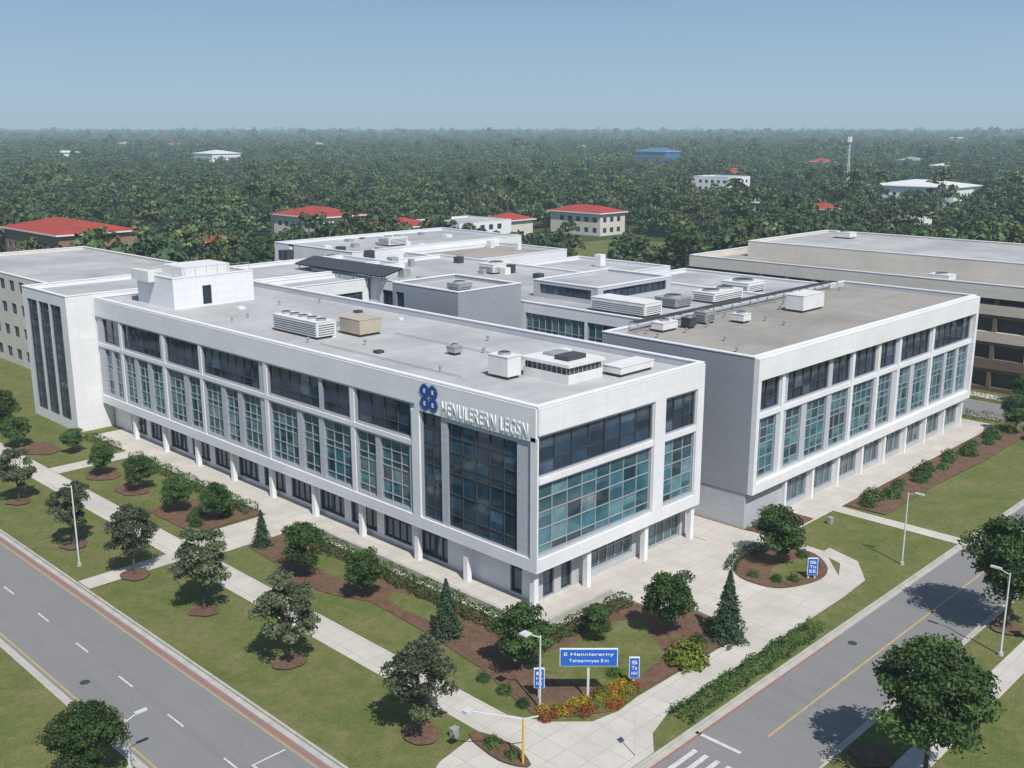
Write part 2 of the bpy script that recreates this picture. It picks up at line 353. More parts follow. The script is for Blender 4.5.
for y0 in (.35,7.4,13.2,20.5,27.4,34.3,41.2,48.1,55,61.9): mb.box(.15,y0,.1,.6,y0+.45,3.297,m_trim)
for x0 in (5.8,12.9,19.3): mb.box(x0,.15,.1,x0+.45,.6,3.297,m_trim)
mb.box(-2.2,-2.2,.1,-1.9,24,.75,m_kerb); mb.box(-1.9,-2.2,.1,6,-1.9,.75,m_kerb)
mb.obj('main_block',ofc)
mb=MB()
shell(mb,-3.2,69.2,12,81.5,0.1,15.9,m_white,m_roofA,{'W':[(1.6,4.4,1.2,14.6,2,12,'mid'),(4.9,7.7,1.2,14.6,2,12,'mid'),(8.2,11.0,1.2,14.6,2,12,'mid')]},.5)
mb.obj('stair_tower',ofc)
# ------------------------------------------------------------------ building B
mb=MB()
up=[];lo=[];o_=24.5
for a,b,n in [(25.2,28.8,2),(30.3,37.7,5),(38.5,41.9,2),(42.6,47.3,3),(48.3,51.8,2),(53.2,60.0,4),(61.3,71.1,6)]:
    up.append((a-o_,b-o_,10.6,13.3,n,[0,.35,1],'dark'))
for a,b,n in [(25.2,28.6,3),(30.3,33.0,2),(34.0,37.7,3),(38.6,41.9,3),(42.8,47.3,4),(48.3,51.4,3),(53.2,55.8,2),(56.8,60.2,3),(61.3,64.5,3),(65.3,67.8,2),(68.6,71.1,2)]:
    lo.append((a-o_,b-o_,4.5,9.8,n,[0,.12,.33,.56,.66,.83,1],'teal'))
YB=14.5
shell(mb,24.5,-2,72,YB,3.4,ZT,m_gray,m_roofB,{'S':up+lo,'E':[(2,7,10.6,13.3,5,2,'dark'),(9,15,10.6,13.3,5,2,'dark'),(2,7,4.5,9.8,5,4,'teal'),(9,15,4.5,9.8,5,4,'teal')]},.5,walls={'W':m_rib})
fr(24.5,-2.5,13.5,72,-2.003,15.42,m_white); fr(24.5,-2.5,3.4,72,-2.004,4.25,m_white)
fr(24.5,-2.5,4.253,25.0,-2.005,13.497,m_white); fr(71.4,-2.5,4.253,72,-2.006,13.497,m_white)
fr(25.003,-2.14,9.95,71.397,-2.007,10.4,m_white)
for x0 in (29.0,42.03,47.5,52.2,60.4): fr(x0,-2.2,4.253,x0+.5,-2.008,13.497,m_white)
mb.quad([(24.5,-2,3.4),(72,-2,3.4),(72,YB,3.4),(24.5,YB,3.4)],m_soffit,(0,0,-1))
gw=[]
for a in range(7,45,5): gw.append((a,a+3.6,.6,3.0,3,[0,.7,1],'shop'))
facade(mb,(24.6,-1.75),(1,0),(0,-1),46.9,.1,3.4,gw,m_base)
facade(mb,(24.6,-1.75),(0,1),(-1,0),16.2,.1,3.4,[],m_gray)
facade(mb,(71.5,-1.75),(0,1),(1,0),16.2,.1,3.4,[],m_base)
for x0 in range(30,72,5): mb.box(x0+.6,-2.2,.1,x0+.95,-1.753,3.397,m_trim)
mb.obj('right_wing',ofc)
mb=MB()
shell(mb,20.3,12.5,24.2,18,.1,11.0,m_rib,m_roofA,{},.4)
shell(mb,34,14.8,58,75,.1,15.1,m_white,m_roofC,{'W':[(.6,9.6,10.6,13.9,9,2,'teal'),(10.0,18.8,10.6,13.9,9,2,'teal'),(31,39,10.5,13.8,7,2,'dark'),(40,44.6,10.5,13.8,4,2,'dark')],'S':[]},.5)
shell(mb,58.3,14.8,74,40,.1,14.6,m_white,m_roofC,{},.5)
shell(mb,24,34,33.7,45,.1,17.2,m_rib,m_roofA,{'W':[(9.0,10.4,4,16.2,1,8,'dark')]},.4)
shell(mb,20.3,62,33.7,69,.1,15.0,m_white,m_roofC,{'S':[(1,12.4,10,13.4,9,2,'dark')]},.5)
shell(mb,12.3,69.2,46,84,.1,15.3,m_white,m_roofC,{},.5)
shell(mb,40,28,54,38,14.5,16.6,m_gray,m_roofC,{'W':[(1,9,15.1,16.2,8,1,'dark')],'S':[(1,13,15.1,16.2,10,1,'dark')]},.3)
mb.obj('rear_wing',ofc)
mb=MB()
shell(mb,58.3,44,76,62,.1,14.4,m_white,m_roofC,{'S':[(1,16,9.5,12.5,12,2,'dark')]},.5)
shell(mb,48,84.3,86,106,.1,15.5,m_white,m_roofC,{'W':[(1,20,10,13,14,2,'mid')],'S':[(2,36,10,13.6,24,2,'mid')]},.5)
shell(mb,58.3,68,80,84,.1,14.7,m_white,m_roofB,{'W':[(1,15,10,13,12,2,'dark')]},.5)
mb.obj('north_block',ofc)
mb=MB()
mb.quad([(33,58,15.7),(36.5,58,16.5),(36.5,78,16.5),(33,78,15.7)],m_dark,(0,0,1)); mb.quad([(33,58,15.55),(36.5,58,16.35),(36.5,78,16.35),(33,78,15.55)],m_dark,(0,0,-1))
for i in range(7): mb.cyl((33.3,58.5+i*3.1,14.5),(33.3,58.5+i*3.1,15.65),.08,.08,m_steel,6); mb.cyl((36.2,58.5+i*3.1,14.5),(36.2,58.5+i*3.1,16.35),.08,.08,m_steel,6)
mb.obj('roof_canopy',ofc)
# ------------------------------------------------------------------ roof plant
def hvac(x0,y0,x1,y1,z,h,m,fans=2,louv=True):
    mb=MB(); mb.box(x0,y0,z+.25,x1,y1,z+h,m)
    mb.box(x0+.15,y0+.15,z-.02,x1-.15,y1-.15,z+.25,m_dark)
    mb.box(x0-.04,y0-.04,z+h,x1+.04,y1+.04,z+h+.06,m)
    L=max(x1-x0,y1-y0); ax=(x1-x0)>=(y1-y0)
    for i in range(fans):
        t=(i+.5)/fans; cx=x0+(x1-x0)*t if ax else (x0+x1)/2; cy=(y0+y1)/2 if ax else y0+(y1-y0)*t
        r=min(x1-x0,y1-y0,L/fans)*.34
        mb.cyl((cx,cy,z+h+.06),(cx,cy,z+h+.26),r,r,m_steel,16); mb.cyl((cx,cy,z+h+.26),(cx,cy,z+h+.27),r*.88,r*.88,m_dark,16)
    if louv:
        n=int(h/.22)-2
        for i in range(n):
            zz=z+.4+i*.22
            mb.box(x0-.03,y0+.2,zz,x0-.003,y1-.2,zz+.07,m_dark); mb.box(x0+.2,y0-.03,zz,x1-.2,y0-.003,zz+.07,m_dark)
    return mb.obj('rooftop_hvac_unit',ofc,.02)
ZR=14.88
mb=MB(); shell(mb,4,58,14,66.3,ZR,18.3,m_white,m_roofA,{'S':[(3.5,4.6,15.1,17.2,1,1,'dark')]},.2)
mb.box(6.5,60.5,18.1,12.5,65,19.1,m_unit); mb.box(3.2,62,17.6,3.95,66,18.8,m_unit)
for i in range(8): mb.cyl((4.2+i*1.35,58.2,18.3),(4.2+i*1.35,58.2,19.3),.03,.03,m_steel,6)
mb.box(4.2,58.18,19.27,13.7,58.22,19.31,m_steel)
mb.obj('roof_penthouse',ofc)
hvac(5,32.9,7.2,40.2,ZR,1.6,m_unit,5); hvac(8.6,31.0,11.2,34.2,ZR,1.6,m_tan,0,False)
hvac(6,8.8,7.5,11.0,ZR,1.8,m_unit,1,False); hvac(12.9,3.0,17.2,4.8,ZR,.8,m_unit,0,False)
# plant room with a dark louvre band
mb=MB()
mb.box(8.2,4.4,ZR-.02,12.3,9.2,ZR+.75,m_unit); mb.box(8.3,4.5,ZR+.75,12.2,9.1,ZR+1.35,m_dark); mb.box(8.05,4.25,ZR+1.35,12.45,9.35,ZR+1.6,m_unit)
for i in range(9): mb.box(8.26,4.6+i*.52,ZR+.753,8.298,4.7+i*.52,ZR+1.347,m_steel)
for i in range(8): mb.box(8.4+i*.5,4.46,ZR+.753,8.48+i*.5,4.498,ZR+1.347,m_steel)
mb.box(9,5.2,ZR+1.6,11.2,6.6,ZR+1.95,m_dark); mb.box(9.6,7.2,ZR+1.6,11.4,8.4,ZR+1.85,m_steel)
mb.obj('plant_room',ofc)
hvac(9.3,18.5,10.2,19.6,ZR,.7,m_steel,1,False)
mb=MB()
r=random.Random(5)
for i in range(18):
    x=r.uniform(2,18);y=r.uniform(12,56)
    k=r.random()
    if k<.55: mb.cyl((x,y,ZR),(x,y,ZR+.4),.1,.1,m_steel,8); mb.cyl((x,y,ZR+.4),(x,y,ZR+.5),.17,.17,m_steel,8)
    else: s=r.uniform(.2,.4); mb.box(x-s,y-s,ZR,x+s,y+s,ZR+.25,m_unit if k<.8 else m_dark)
for (a,b) in (((12,9.9),(12,30)),((4,12),(4,31))): mb.cyl((a[0],a[1],ZR+.15),(b[0],b[1],ZR+.15),.04,.04,m_steel,6)
for i in range(14):
    x=r.uniform(27,70);y=r.uniform(1,13)
    mb.cyl((x,y,15.0),(x,y,15.4),.1,.1,m_steel,8); mb.cyl((x,y,15.4),(x,y,15.48),.18,.18,m_steel,8)
for i in range(40):
    x=r.uniform(36,78);y=r.uniform(46,104)
    if 58<x<76 and y>62 and y<84: continue
    s=r.uniform(.3,.7); mb.box(x-s,y-s,14.0,x+s,y+s,15.2+r.random()*.6,[m_unit,m_steel,m_dark][i%3])
mb.obj('roof_vents',ofc)
ZB=15.0
hvac(33.5,10.8,34.6,11.9,ZB,1.0,m_dark,1,False); hvac(36.5,11,38.2,12.4,ZB,1.2,m_steel,1); hvac(39.6,8.6,41,10,ZB,.9,m_unit,1,False)
hvac(49.5,7.5,54,9.6,ZB,1.8,m_unit,0,False); hvac(30,11.5,32.4,12.9,ZB,.9,m_unit,1,False)
ZE=14.6
hvac(37,19,40,26.5,ZE,1.5,m_unit,0); hvac(50,19,56,22,ZE,1.2,m_unit,2); hvac(44,20,47,23,ZE,1.1,m_steel,1); hvac(50,55,54,58,ZE,1.3,m_unit,1); hvac(62,22,66,26,14.1,1.3,m_unit,1)
hvac(26,36,28,38,16.8,.8,m_steel,1); hvac(60,90,64,93,15,1.4,m_unit,2)
mb=MB()
for i in range(12):
    x=28+i*3.6
    for yy in (13,14): mb.cyl((x,yy,ZB),(x,yy,ZB+.9),.04,.04,m_steel,6)
    mb.box(x-.05,12.9,ZB+.9,x+.05,14.1,ZB+.97,m_steel)
for yy in (13.1,13.5,13.9): mb.cyl((28,yy,ZB+1.06),(67.6,yy,ZB+1.06),.07,.07,m_dark,8)
mb.obj('pipe_rack',ofc)
text('wall_letters','HENULERERN LEGSN',8.9,1.05,(0,-1,0),(-.17,9.65,13.2),m_trim,ofc,.03,1.18)
mb=MB()
cy,cz=11.1,14.2
for sy in(-1,1):
    for sz in(-1,1):
        c=(cy+sy*.47,cz+sz*.50)
        pts=[]
        for i in range(16):
            t=2*math.pi*i/16; rr=.54*(1+.08*math.cos(4*t)); pts.append((-.24-.004*(sy>0)-.008*(sz>0),c[0]+rr*math.cos(t),c[1]+rr*math.sin(t)))
        mb.quad(pts,m_logo,(-1,0,0))
        mb.box(-.235,c[0]-.38,c[1]-.38,-.163,c[0]+.38,c[1]+.38,m_logo)
        mb.box(-.28,c[0]-.09,c[1]-.16,-.256,c[0]+.09,c[1]+.16,m_trim); mb.box(-.279,c[0]-.2,c[1]-.05,-.257,c[0]+.2,c[1]+.05,m_blue)
mb.obj('logo',ofc)
# ------------------------------------------------------------------ garage & other buildings
gar=empty('parking_garage')
mb=MB(); x0,y0,x1,y1=90,-12,130,50
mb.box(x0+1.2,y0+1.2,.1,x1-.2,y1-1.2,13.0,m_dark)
for i,z in enumerate((3.2,6.8,10.4)):
    mb.box(x0,y0,z,x1,y1,z+1.3,m_beige if i else m_brown)
    mb.box(x0+.3,y0+.3,z-.5,x1-.3,y1-.3,z-.003,m_brown)
mb.box(x0+.2,y0+.2,-.05,x1-.2,y1-.2,.7,m_brown)
yy=y0+.5
while yy<y1: mb.box(x0+.15,yy,.7,x0+.65,yy+.5,13.0,m_brown if int(yy)%2 else m_beige); yy+=4.4
xx=x0+.7
while xx<x1: mb.box(xx,y0+.15,.7,xx+.5,y0+.65,13.0,m_brown); xx+=4.4
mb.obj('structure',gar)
mb=MB(); shell(mb,x0-.2,y0-.2,x1+.2,y1+.2,12.6,14.4,m_beige2,m_roofB,{},1.0); shell(mb,102,2,129,47,13.3,16.0,m_beige2,m_roofC,{},.4); mb.obj('roof_deck',gar)
for a in ((94,10),(120,38)):
    q=hvac(a[0],a[1],a[0]+2.5,a[1]+3,13.4 if a[0]<100 else 15.6,1.0,m_unit,1,False); q.parent=gar
def bldg(name,x0,y0,x1,y1,h,wall,roofm,wins=True,hip=None):
    mb=MB(); W=[];S=[]
    nf=max(1,int(h//3.4))
    if wins:
        for k in range(nf):
            z=1+k*3.4
            u=1.5
            while u+1.8<y1-y0-1: W.append((u,u+1.8,z,z+1.6,2,1,'mid')); u+=3.6
            u=1.5
            while u+1.8<x1-x0-1: S.append((u,u+1.8,z,z+1.6,2,1,'mid')); u+=3.6
    if hip:
        facade(mb,(x0,y0),(0,1),(-1,0),y1-y0,0,h,W,wall); facade(mb,(x0,y0),(1,0),(0,-1),x1-x0,0,h,S,wall)
        facade(mb,(x1,y0),(0,1),(1,0),y1-y0,0,h,[],wall); facade(mb,(x0,y1),(1,0),(0,1),x1-x0,0,h,[],wall)
        a,b,c,d=x0-.8,y0-.8,x1+.8,y1+.8; w=min(c-a,d-b)/2
        if c-a>d-b: r0=(a+w,(b+d)/2,h+hip); r1=(c-w,(b+d)/2,h+hip)
        else: r0=((a+c)/2,b+w,h+hip); r1=((a+c)/2,d-w,h+hip)
        P=[(a,b,h),(c,b,h),(c,d,h),(a,d,h)]
        if c-a>d-b: F=[[P[0],P[1],r1,r0],[P[1],P[2],r1],[P[2],P[3],r0,r1],[P[3],P[0],r0]]
        else: F=[[P[0],P[1],r0],[P[1],P[2],r1,r0],[P[2],P[3],r1],[P[3],P[0],r0,r1]]
        for q in F: mb.quad(q,roofm,(0,0,1))
        mb.quad(P,m_trim,(0,0,-1))
        mb.box(a-.05,b-.05,h-.3,c+.05,b-.003,h+.05,m_trim); mb.box(a-.05,b,h-.3,a-.003,d,h+.05,m_trim)
    else: shell(mb,x0,y0,x1,y1,0,h,wall,roofm,{'W':W,'S':S},.5)
    return mb.obj(name)
RECTS=[]
def B(name,cx,cy,w,d,h,wall,roofm,hip=None,clear=30):
    RECTS.append((cx-w/2-5,cy-d/2-5,cx+w/2+5,cy+d/2+5)); RECTS.append((cx-clear-w/2,cy-clear-d/2,cx+w/2-2,cy+d/2-2))
    return bldg(name,cx-w/2,cy-d/2,cx+w/2,cy+d/2,h,wall,roofm,True,hip)
bldg('cream_campus_building',6,97,30,140,13.6,m_beige2,m_roofC); RECTS.append((-20,90,34,146))
B('brick_building',62,222,20,34,9.6,m_brick,m_red,2.5)
B('brick_house',97,212,12,12,5,m_brick,m_red,2.2,16)
B('red_roof_house',146,232,18,24,8,m_beige2,m_red,2.5,28)
B('red_roof_house',158,205,14,16,5.6,m_beige2,m_red,2.2,22)
B('white_hall',172,192,22,20,7,m_trim,m_roofC,None,22)
B('red_roof_house',190,190,11,11,6.4,m_beige2,m_red,2,12)
B('apartment_building',222,184,13,22,7.5,m_beige2,m_red,2.0,38)
B('white_office',415,258,20,22,11,m_trim,m_roofC,None,60)
B('red_roof_house',296,137,10,10,7,m_beige2,m_red,2,30)
B('white_hall',308,113,14,16,6,m_trim,m_roofC,None,24)
B('white_warehouse',440,162,30,40,9,m_trim,m_unit,2.5,50)
B('blue_roof_warehouse',760,555,22,34,15,m_broof,m_broof,3,110)
B('white_warehouse',470,850,30,34,13,m_trim,m_unit,3,110)
rr_=random.Random(33)
cnt=0
while cnt<26:
    r=rr_.uniform(420,2300); a=math.radians(rr_.uniform(8,82)); x=-50+r*math.cos(a); y=-47+r*math.sin(a)
    if any(q[0]-45<x<q[2]+45 and q[1]-45<y<q[3]+45 for q in RECTS): continue
    k=rr_.random(); s=rr_.uniform(8,13)*(1+r/3500); h=rr_.uniform(5,8)+r*.0045
    nm,wl,rf,hp=(('red_roof_house',m_beige2,m_red,2.5) if k<.5 else ('white_hall',m_trim,m_unit,1.5) if k<.8 else ('gray_roof_house',m_beige2,m_roofB,2.5))
    z=max(0,(r-900)*.003)
    o=B(nm,x,y,s,s*rr_.uniform(.8,1.8),h,wl,rf,hp,6+r*.012); o.location.z=z; cnt+=1
mb=MB()
mx_,my_=417,190
for dx,dy in((-1,-1),(1,-1),(0,1.2)): mb.cyl((mx_+dx*1.2,my_+dy*1.2,0),(mx_+dx*.4,my_+dy*.4,30),.22,.16,m_pole,6)
for k in range(9): mb.box(mx_-.8,my_-.8,3.2*k+2,mx_+.8,my_+.8,3.2*k+2.2,m_pole)
mb.cyl((mx_,my_,28.5),(mx_,my_,31),1.5,1.5,m_pole,8); mb.obj('radio_mast')
mb=MB(); mb.cyl((228,123,0),(228,123,14),.2,.12,m_pole,8); mb.box(227,122,12.6,229,124,13,m_pole); mb.obj('antenna_pole')
sheet('sports_field',rect(165,118,215,165),m_grass,.02); RECTS.append((150,105,216,172))
# ------------------------------------------------------------------ vegetation
def leafmat(name,woodland=False):
    m,nt,b=newmat(name)
    at=nt.nodes.new('ShaderNodeAttribute'); at.attribute_name='tint'
    oi=nt.nodes.new('ShaderNodeObjectInfo')
    vm=nt.nodes.new('ShaderNodeVectorMath'); vm.operation='SCALE'; lk(nt,at.outputs['Color'],vm.inputs[0]); lk(nt,ramp(nt,oi.outputs['Random'],0,1,.75 if not woodland else .7,1.25 if not woodland else 1.3),vm.inputs['Scale'])
    c=vm.outputs[0]
    if woodland:
        w=nt.nodes.new('ShaderNodeMath'); w.operation='MULTIPLY'; w.inputs[1].default_value=7.31; lk(nt,oi.outputs['Random'],w.inputs[0])
        fr_=nt.nodes.new('ShaderNodeMath'); fr_.operation='FRACT'; lk(nt,w.outputs[0],fr_.inputs[0])
        c=mixcol(nt,fr_.outputs[0],c,rgb((1.15,1.03,.9)),'MULTIPLY')  # random warm tone shift per forest tree
    lk(nt,c,b.inputs['Base Color']); b.inputs['Roughness'].default_value=.6; b.inputs['Specular IOR Level'].default_value=.25
    if not woodland:
        tr=nt.nodes.new('ShaderNodeBsdfTranslucent'); lk(nt,c,tr.inputs['Color'])
        mx=nt.nodes.new('ShaderNodeMixShader'); mx.inputs[0].default_value=.3
        out=nt.nodes['Material Output']; lk(nt,b.outputs[0],mx.inputs[1]); lk(nt,tr.outputs[0],mx.inputs[2]); lk(nt,mx.outputs[0],out.inputs['Surface'])
    return m
m_leaf=leafmat('leaves'); m_leafF=leafmat('forest_leaves',True)
def leafmesh(name,P,N,size,cols,extra=None,mat=None):
    n=len(P); rv=rng.normal(size=(n,3)); T=np.cross(N,rv); T/=np.linalg.norm(T,axis=1)[:,None]+1e-9; Bt=np.cross(N,T)
    s=(size*rng.uniform(.6,1.3,n))[:,None]
    V=np.empty((n,4,3)); V[:,0]=P-T*s*.5; V[:,1]=P+Bt*s*.35; V[:,2]=P+T*s*.6; V[:,3]=P-Bt*s*.35; V=V.reshape(-1,3)
    me=bpy.data.meshes.new(name); ev=[];ef=[]
    if extra: ev,ef=extra.v,extra.f
    off=len(ev); allv=np.vstack([np.array(ev).reshape(-1,3),V]) if off else V
    F=[tuple(f) for f in ef]+[tuple(range(off+4*i,off+4*i+4)) for i in range(n)]
    me.from_pydata([tuple(v) for v in allv],[],F)
    me.materials.append(m_bark); me.materials.append(mat or m_leaf)
    me.polygons.foreach_set('material_index',[0]*len(ef)+[1]*n)
    ca=me.color_attributes.new('tint','FLOAT_COLOR','CORNER'); arr=np.ones((sum(len(f) for f in ef)+4*n,4),dtype=np.float32)
    arr[-4*n:,:3]=np.repeat(cols,4,axis=0); ca.data.foreach_set('color',arr.ravel()); me.update(); return me
def norm(a): return a/(np.linalg.norm(a,axis=1)[:,None]+1e-9)
def crown(H,R,zc0,ncl,nl,size,col,shape='round',mat=None,name='tree',var=.35,cr=(.22,.38)):
    C=[];RR=[]
    cz=(H+zc0)/2; hz=(H-zc0)/2
    for i in range(ncl):
        d=rng.normal(size=3); d/=np.linalg.norm(d); r=rng.uniform(.45,.88)
        x,y,z=d*r
        w=1-.35*z if shape=='oval' else 1-.15*abs(z)
        C.append((x*R*w,y*R*w,cz+z*hz)); RR.append(R*rng.uniform(*cr))
    C=np.array(C);RR=np.array(RR)
    idx=rng.integers(0,ncl,nl); d=norm(rng.normal(size=(nl,3))); d[:,2]=np.where(d[:,2]<-.3,-d[:,2]*.6,d[:,2])
    rad=RR[idx]*rng.uniform(.35,1.15,nl)**.7
    P=C[idx]+d*rad[:,None]*np.array([1,1,.8])
    N=norm(d+rng.normal(size=(nl,3))*.6)
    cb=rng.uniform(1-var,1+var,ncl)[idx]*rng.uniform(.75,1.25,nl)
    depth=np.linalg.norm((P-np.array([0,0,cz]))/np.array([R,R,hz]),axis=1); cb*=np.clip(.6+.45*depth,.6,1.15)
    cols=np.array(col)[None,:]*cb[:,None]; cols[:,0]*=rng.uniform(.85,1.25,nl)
    ex=MB(); r0=max(.07,H*.018)
    ex.cyl((0,0,-.1),(0,0,zc0+.3*hz),r0,r0*.7,m_bark,8); ex.cyl((0,0,zc0+.3*hz),(.1,.05,H*.85),r0*.7,r0*.2,m_bark,6)
    for i in range(min(ncl,10)):
        c=C[i]; zb=zc0+(c[2]-zc0)*.25; ex.cyl((0,0,zb),tuple(c),r0*.42,r0*.12,m_bark,5)
    return leafmesh(name,P,N,size,cols,ex,mat)
def place(name,me,x,y,s=1,z=.12,rot=None,sz=None):
    o=bpy.data.objects.new(name,me); COL.objects.link(o); o.location=(x,y,z); o.rotation_euler=(0,0,random.uniform(0,6.28) if rot is None else rot); o.scale=(s,s,sz or s); return o
G2=(.062,.118,.033); G3=(.10,.13,.07)
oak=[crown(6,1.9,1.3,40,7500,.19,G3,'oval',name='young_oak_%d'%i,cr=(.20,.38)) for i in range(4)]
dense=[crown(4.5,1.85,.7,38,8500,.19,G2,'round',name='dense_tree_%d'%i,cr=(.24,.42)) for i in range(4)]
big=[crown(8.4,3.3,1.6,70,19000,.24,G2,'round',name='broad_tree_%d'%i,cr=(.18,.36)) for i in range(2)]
def conifer(H,R,n,col):
    t=rng.uniform(0,1,n)**1.25; ang=rng.uniform(0,6.28,n); layer=(t*11).astype(int); lt=t*11-layer
    rmax=R*(1-t*.97)*(1.05-.35*lt); r=rmax*rng.uniform(.2,1.08,n)**.5
    r*=1+.2*np.sin(ang*5+layer*1.7)
    P=np.stack([r*np.cos(ang),r*np.sin(ang),.3+t*(H-.3)-r*.18],1); N=norm(np.stack([np.cos(ang)*.6,np.sin(ang)*.6,np.ones(n)*.8],1)+rng.normal(size=(n,3))*.5)
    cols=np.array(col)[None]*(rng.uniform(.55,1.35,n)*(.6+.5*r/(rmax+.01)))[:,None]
    ex=MB(); ex.cyl((0,0,-.1),(0,0,H*.95),.11,.02,m_bark,8); return leafmesh('conifer',P,N,.17,cols,ex)
con=[conifer(4.6,1.3,5500,(.055,.095,.05)) for _ in range(2)]
def shrubm(col,flower=None,n=1100):
    d=norm(rng.normal(size=(n,3))); d[:,2]=abs(d[:,2])
    p1,p2=rng.uniform(0,6,2)
    bump=1+.2*np.sin(d[:,0]*7+p1)*np.cos(d[:,1]*6+p2)
    P=d*(bump*rng.uniform(.55,1.08,n))[:,None]*np.array([.62,.62,.72]); N=norm(d+rng.normal(size=(n,3))*.5)
    cols=np.array(col)[None]*rng.uniform(.55,1.4,n)[:,None]
    if flower is not None:
        k=rng.uniform(size=n)<.55; cols[k]=np.array(flower)[None]*rng.uniform(.7,1.2,k.sum())[:,None]
    return leafmesh('shrub',P,N,.12,cols)
shr=[shrubm((.075,.14,.035)),shrubm((.055,.11,.03)),shrubm((.09,.14,.04)),shrubm((.21,.27,.035))]
flo=[shrubm((.10,.14,.03),(.60,.38,.03)),shrubm((.08,.12,.03),(.48,.09,.03)),shrubm((.12,.18,.03),(.22,.26,.04))]
T=[(-16.5,17.5,1.1),(-17.2,26.9,1.0),(-17.9,36.3,.98),(-17,50.5,.9),(-16.5,6.7,1.06),(-16,-5.8,1.04)]
for k,(x,y,s) in enumerate(T): place('oak_tree',oak[k%4],x,y,s*1.04)
T=[(-7.9,17.4,1.0),(-7.1,10.8,.88),(-8.2,37.4,.82),(-6.5,32.8,.8),(-7.6,45.3,.84),(-8.2,52.3,.8),(-10.4,68.1,.85),(-6.7,-5,1.05),(-.1,-5.8,.62),(3.9,-8.8,1.08),(20.2,-8.2,1.18),(-9,76,1.1),(-13,84,1.2),(-16.5,64,1.2),(-17,74,1.1),(72,-8,1.0),(73.5,-12,1.1),(70,-12.6,.9),(-7,62,.7)]
for k,(x,y,s) in enumerate(T): place('magnolia_tree',dense[k%4],x,y,s)
for x,y in ((86.5,-4),(87,6),(86.5,14),(87,24),(86.5,33)): place('magnolia_tree',dense[int(y)%4],x,y,.9)
place('broad_tree',big[0],21.3,-25.1,1.0); place('broad_tree',big[1],.1,-28.4,.98); place('broad_tree',big[0],-31.5,2.8,.6)
place('conifer_tree',con[0],-6.8,2.1,.92); place('conifer_tree',con[1],-6.9,25,.7); place('conifer_tree',con[1],6.3,-12.0,1.05,sz=1.1); place('conifer_tree',con[0],27.5,-3.6,.45)
place('golden_shrub',shr[3],1.7,-12.0,2.2)
S=[(6.9,-11.2,1.9),(-8.5,33,1),(-8.2,34.4,.9),(-7,35.5,1.1),(-5.5,33.2,1.0),(-4.6,34.4,1.2),(-4.2,36,1),(17,-9.5,.8),(18,-10.4,.8),(21.5,-10.2,.8),(22.6,-8.6,.9),(16.5,-7.8,.8),(22.4,-7,.8),(25.6,-3.6,1.2),(29,-3.4,1.1),(-9.3,-6,.8),(-9.2,-4,.7),(4.5,-10.9,.9),(-3,-9.6,.8),(-9.6,-7.9,.7),(-13.9,-9.6,.9),(-13.9,-11.2,.8)]
x=37.5; k=0
while x<72:
    S.append((x,-6.9+.6*math.sin(k*2.1),1.3+.35*math.sin(k*1.3))); x+=2.0+.5*math.sin(k*3.3); k+=1
for k,(x,y,s) in enumerate(S): place('shrub',shr[k%3],x,y,s)
for k in range(44):
    t=k/43; place('flowering_shrub',flo[k%3],-9.6+5.8*t+random.uniform(-.4,.4),-9.3-2.2*math.sin(t*1.9)+random.uniform(-.9,.9),random.uniform(.4,.85))
def hedge(pts,w=.9,h=.8,dens=150):
    P=[];N=[]
    for (a,b) in zip(pts[:-1],pts[1:]):
        a=np.array(a);b=np.array(b);L=np.linalg.norm(b-a);d=(b-a)/L;q=np.array([-d[1],d[0]]);n=int(L*dens)
        t=rng.uniform(0,L,n); s=rng.choice([-1,1,0],n,p=[.3,.3,.4])
        off=np.where(s==0,rng.uniform(-.5,.5,n)*w,s*w*.5+rng.normal(size=n)*.06); off=off*(1+.18*np.sin(t*2.3)+.1*np.sin(t*5.1)); z=np.where(s==0,h+rng.normal(size=n)*.07,rng.uniform(0,h,n))*(1+.16*np.sin(t*1.7)+.08*np.sin(t*4.3))
        xy=a[None]+d[None]*t[:,None]+q[None]*off[:,None]; P.append(np.column_stack([xy,z]))
        nn=np.column_stack([q[0]*s,q[1]*s,(s==0)*1.0+.2]); N.append(norm(nn+rng.normal(size=(n,3))*.45))
    P=np.vstack(P);N=np.vstack(N); cols=np.array((.065,.125,.032))[None]*rng.uniform(.5,1.4,len(P))[:,None]
    me=leafmesh('hedge',P,N,.17,cols); o=bpy.data.objects.new('hedge',me); COL.objects.link(o); o.location.z=.12
hedge([(-3.6,-3.6),(-3.6,25)],1.3,.9,230); hedge([(-3.6,-3.6),(6,-3.6)],1.1,.8,200); hedge([(-4.4,-15.6),(12,-15.6)],1.2,.6,220); hedge([(-3.4,32),(-3.4,55)],1.1,.8,180); hedge([(-3.4,59),(-3.4,66)])
hedge([(16,-6),(17.5,-5.2),(20,-4.9),(22.6,-5.6)],.7,.5); hedge([(24.9,-2.6),(31,-2.6)],.6,.6); hedge([(85,-8),(85,40)],1,1.0,60); hedge([(75.4,-12),(75.4,20)],1,.9,60)
def palm(H):
    ex=MB(); ex.cyl((0,0,0),(.3,0,H),.28,.18,m_bark,8); P=[];N=[]
    for k in range(22):
        a=k*2.4; el=rng.uniform(.0,1.1)
        for j in range(26):
            t=j/25*3.2; z=math.sin(el)*t-.22*t*t; r=math.cos(el)*t
            P.append((.3+r*math.cos(a),r*math.sin(a),H+z)); N.append((math.cos(a+1.57)*.5,math.sin(a+1.57)*.5,.8))
    P=np.array(P);N=norm(np.array(N)); return leafmesh('palm',P,N,.75,np.array((.08,.115,.04))[None]*rng.uniform(.5,1.3,len(P))[:,None],ex)
pm=palm(13)
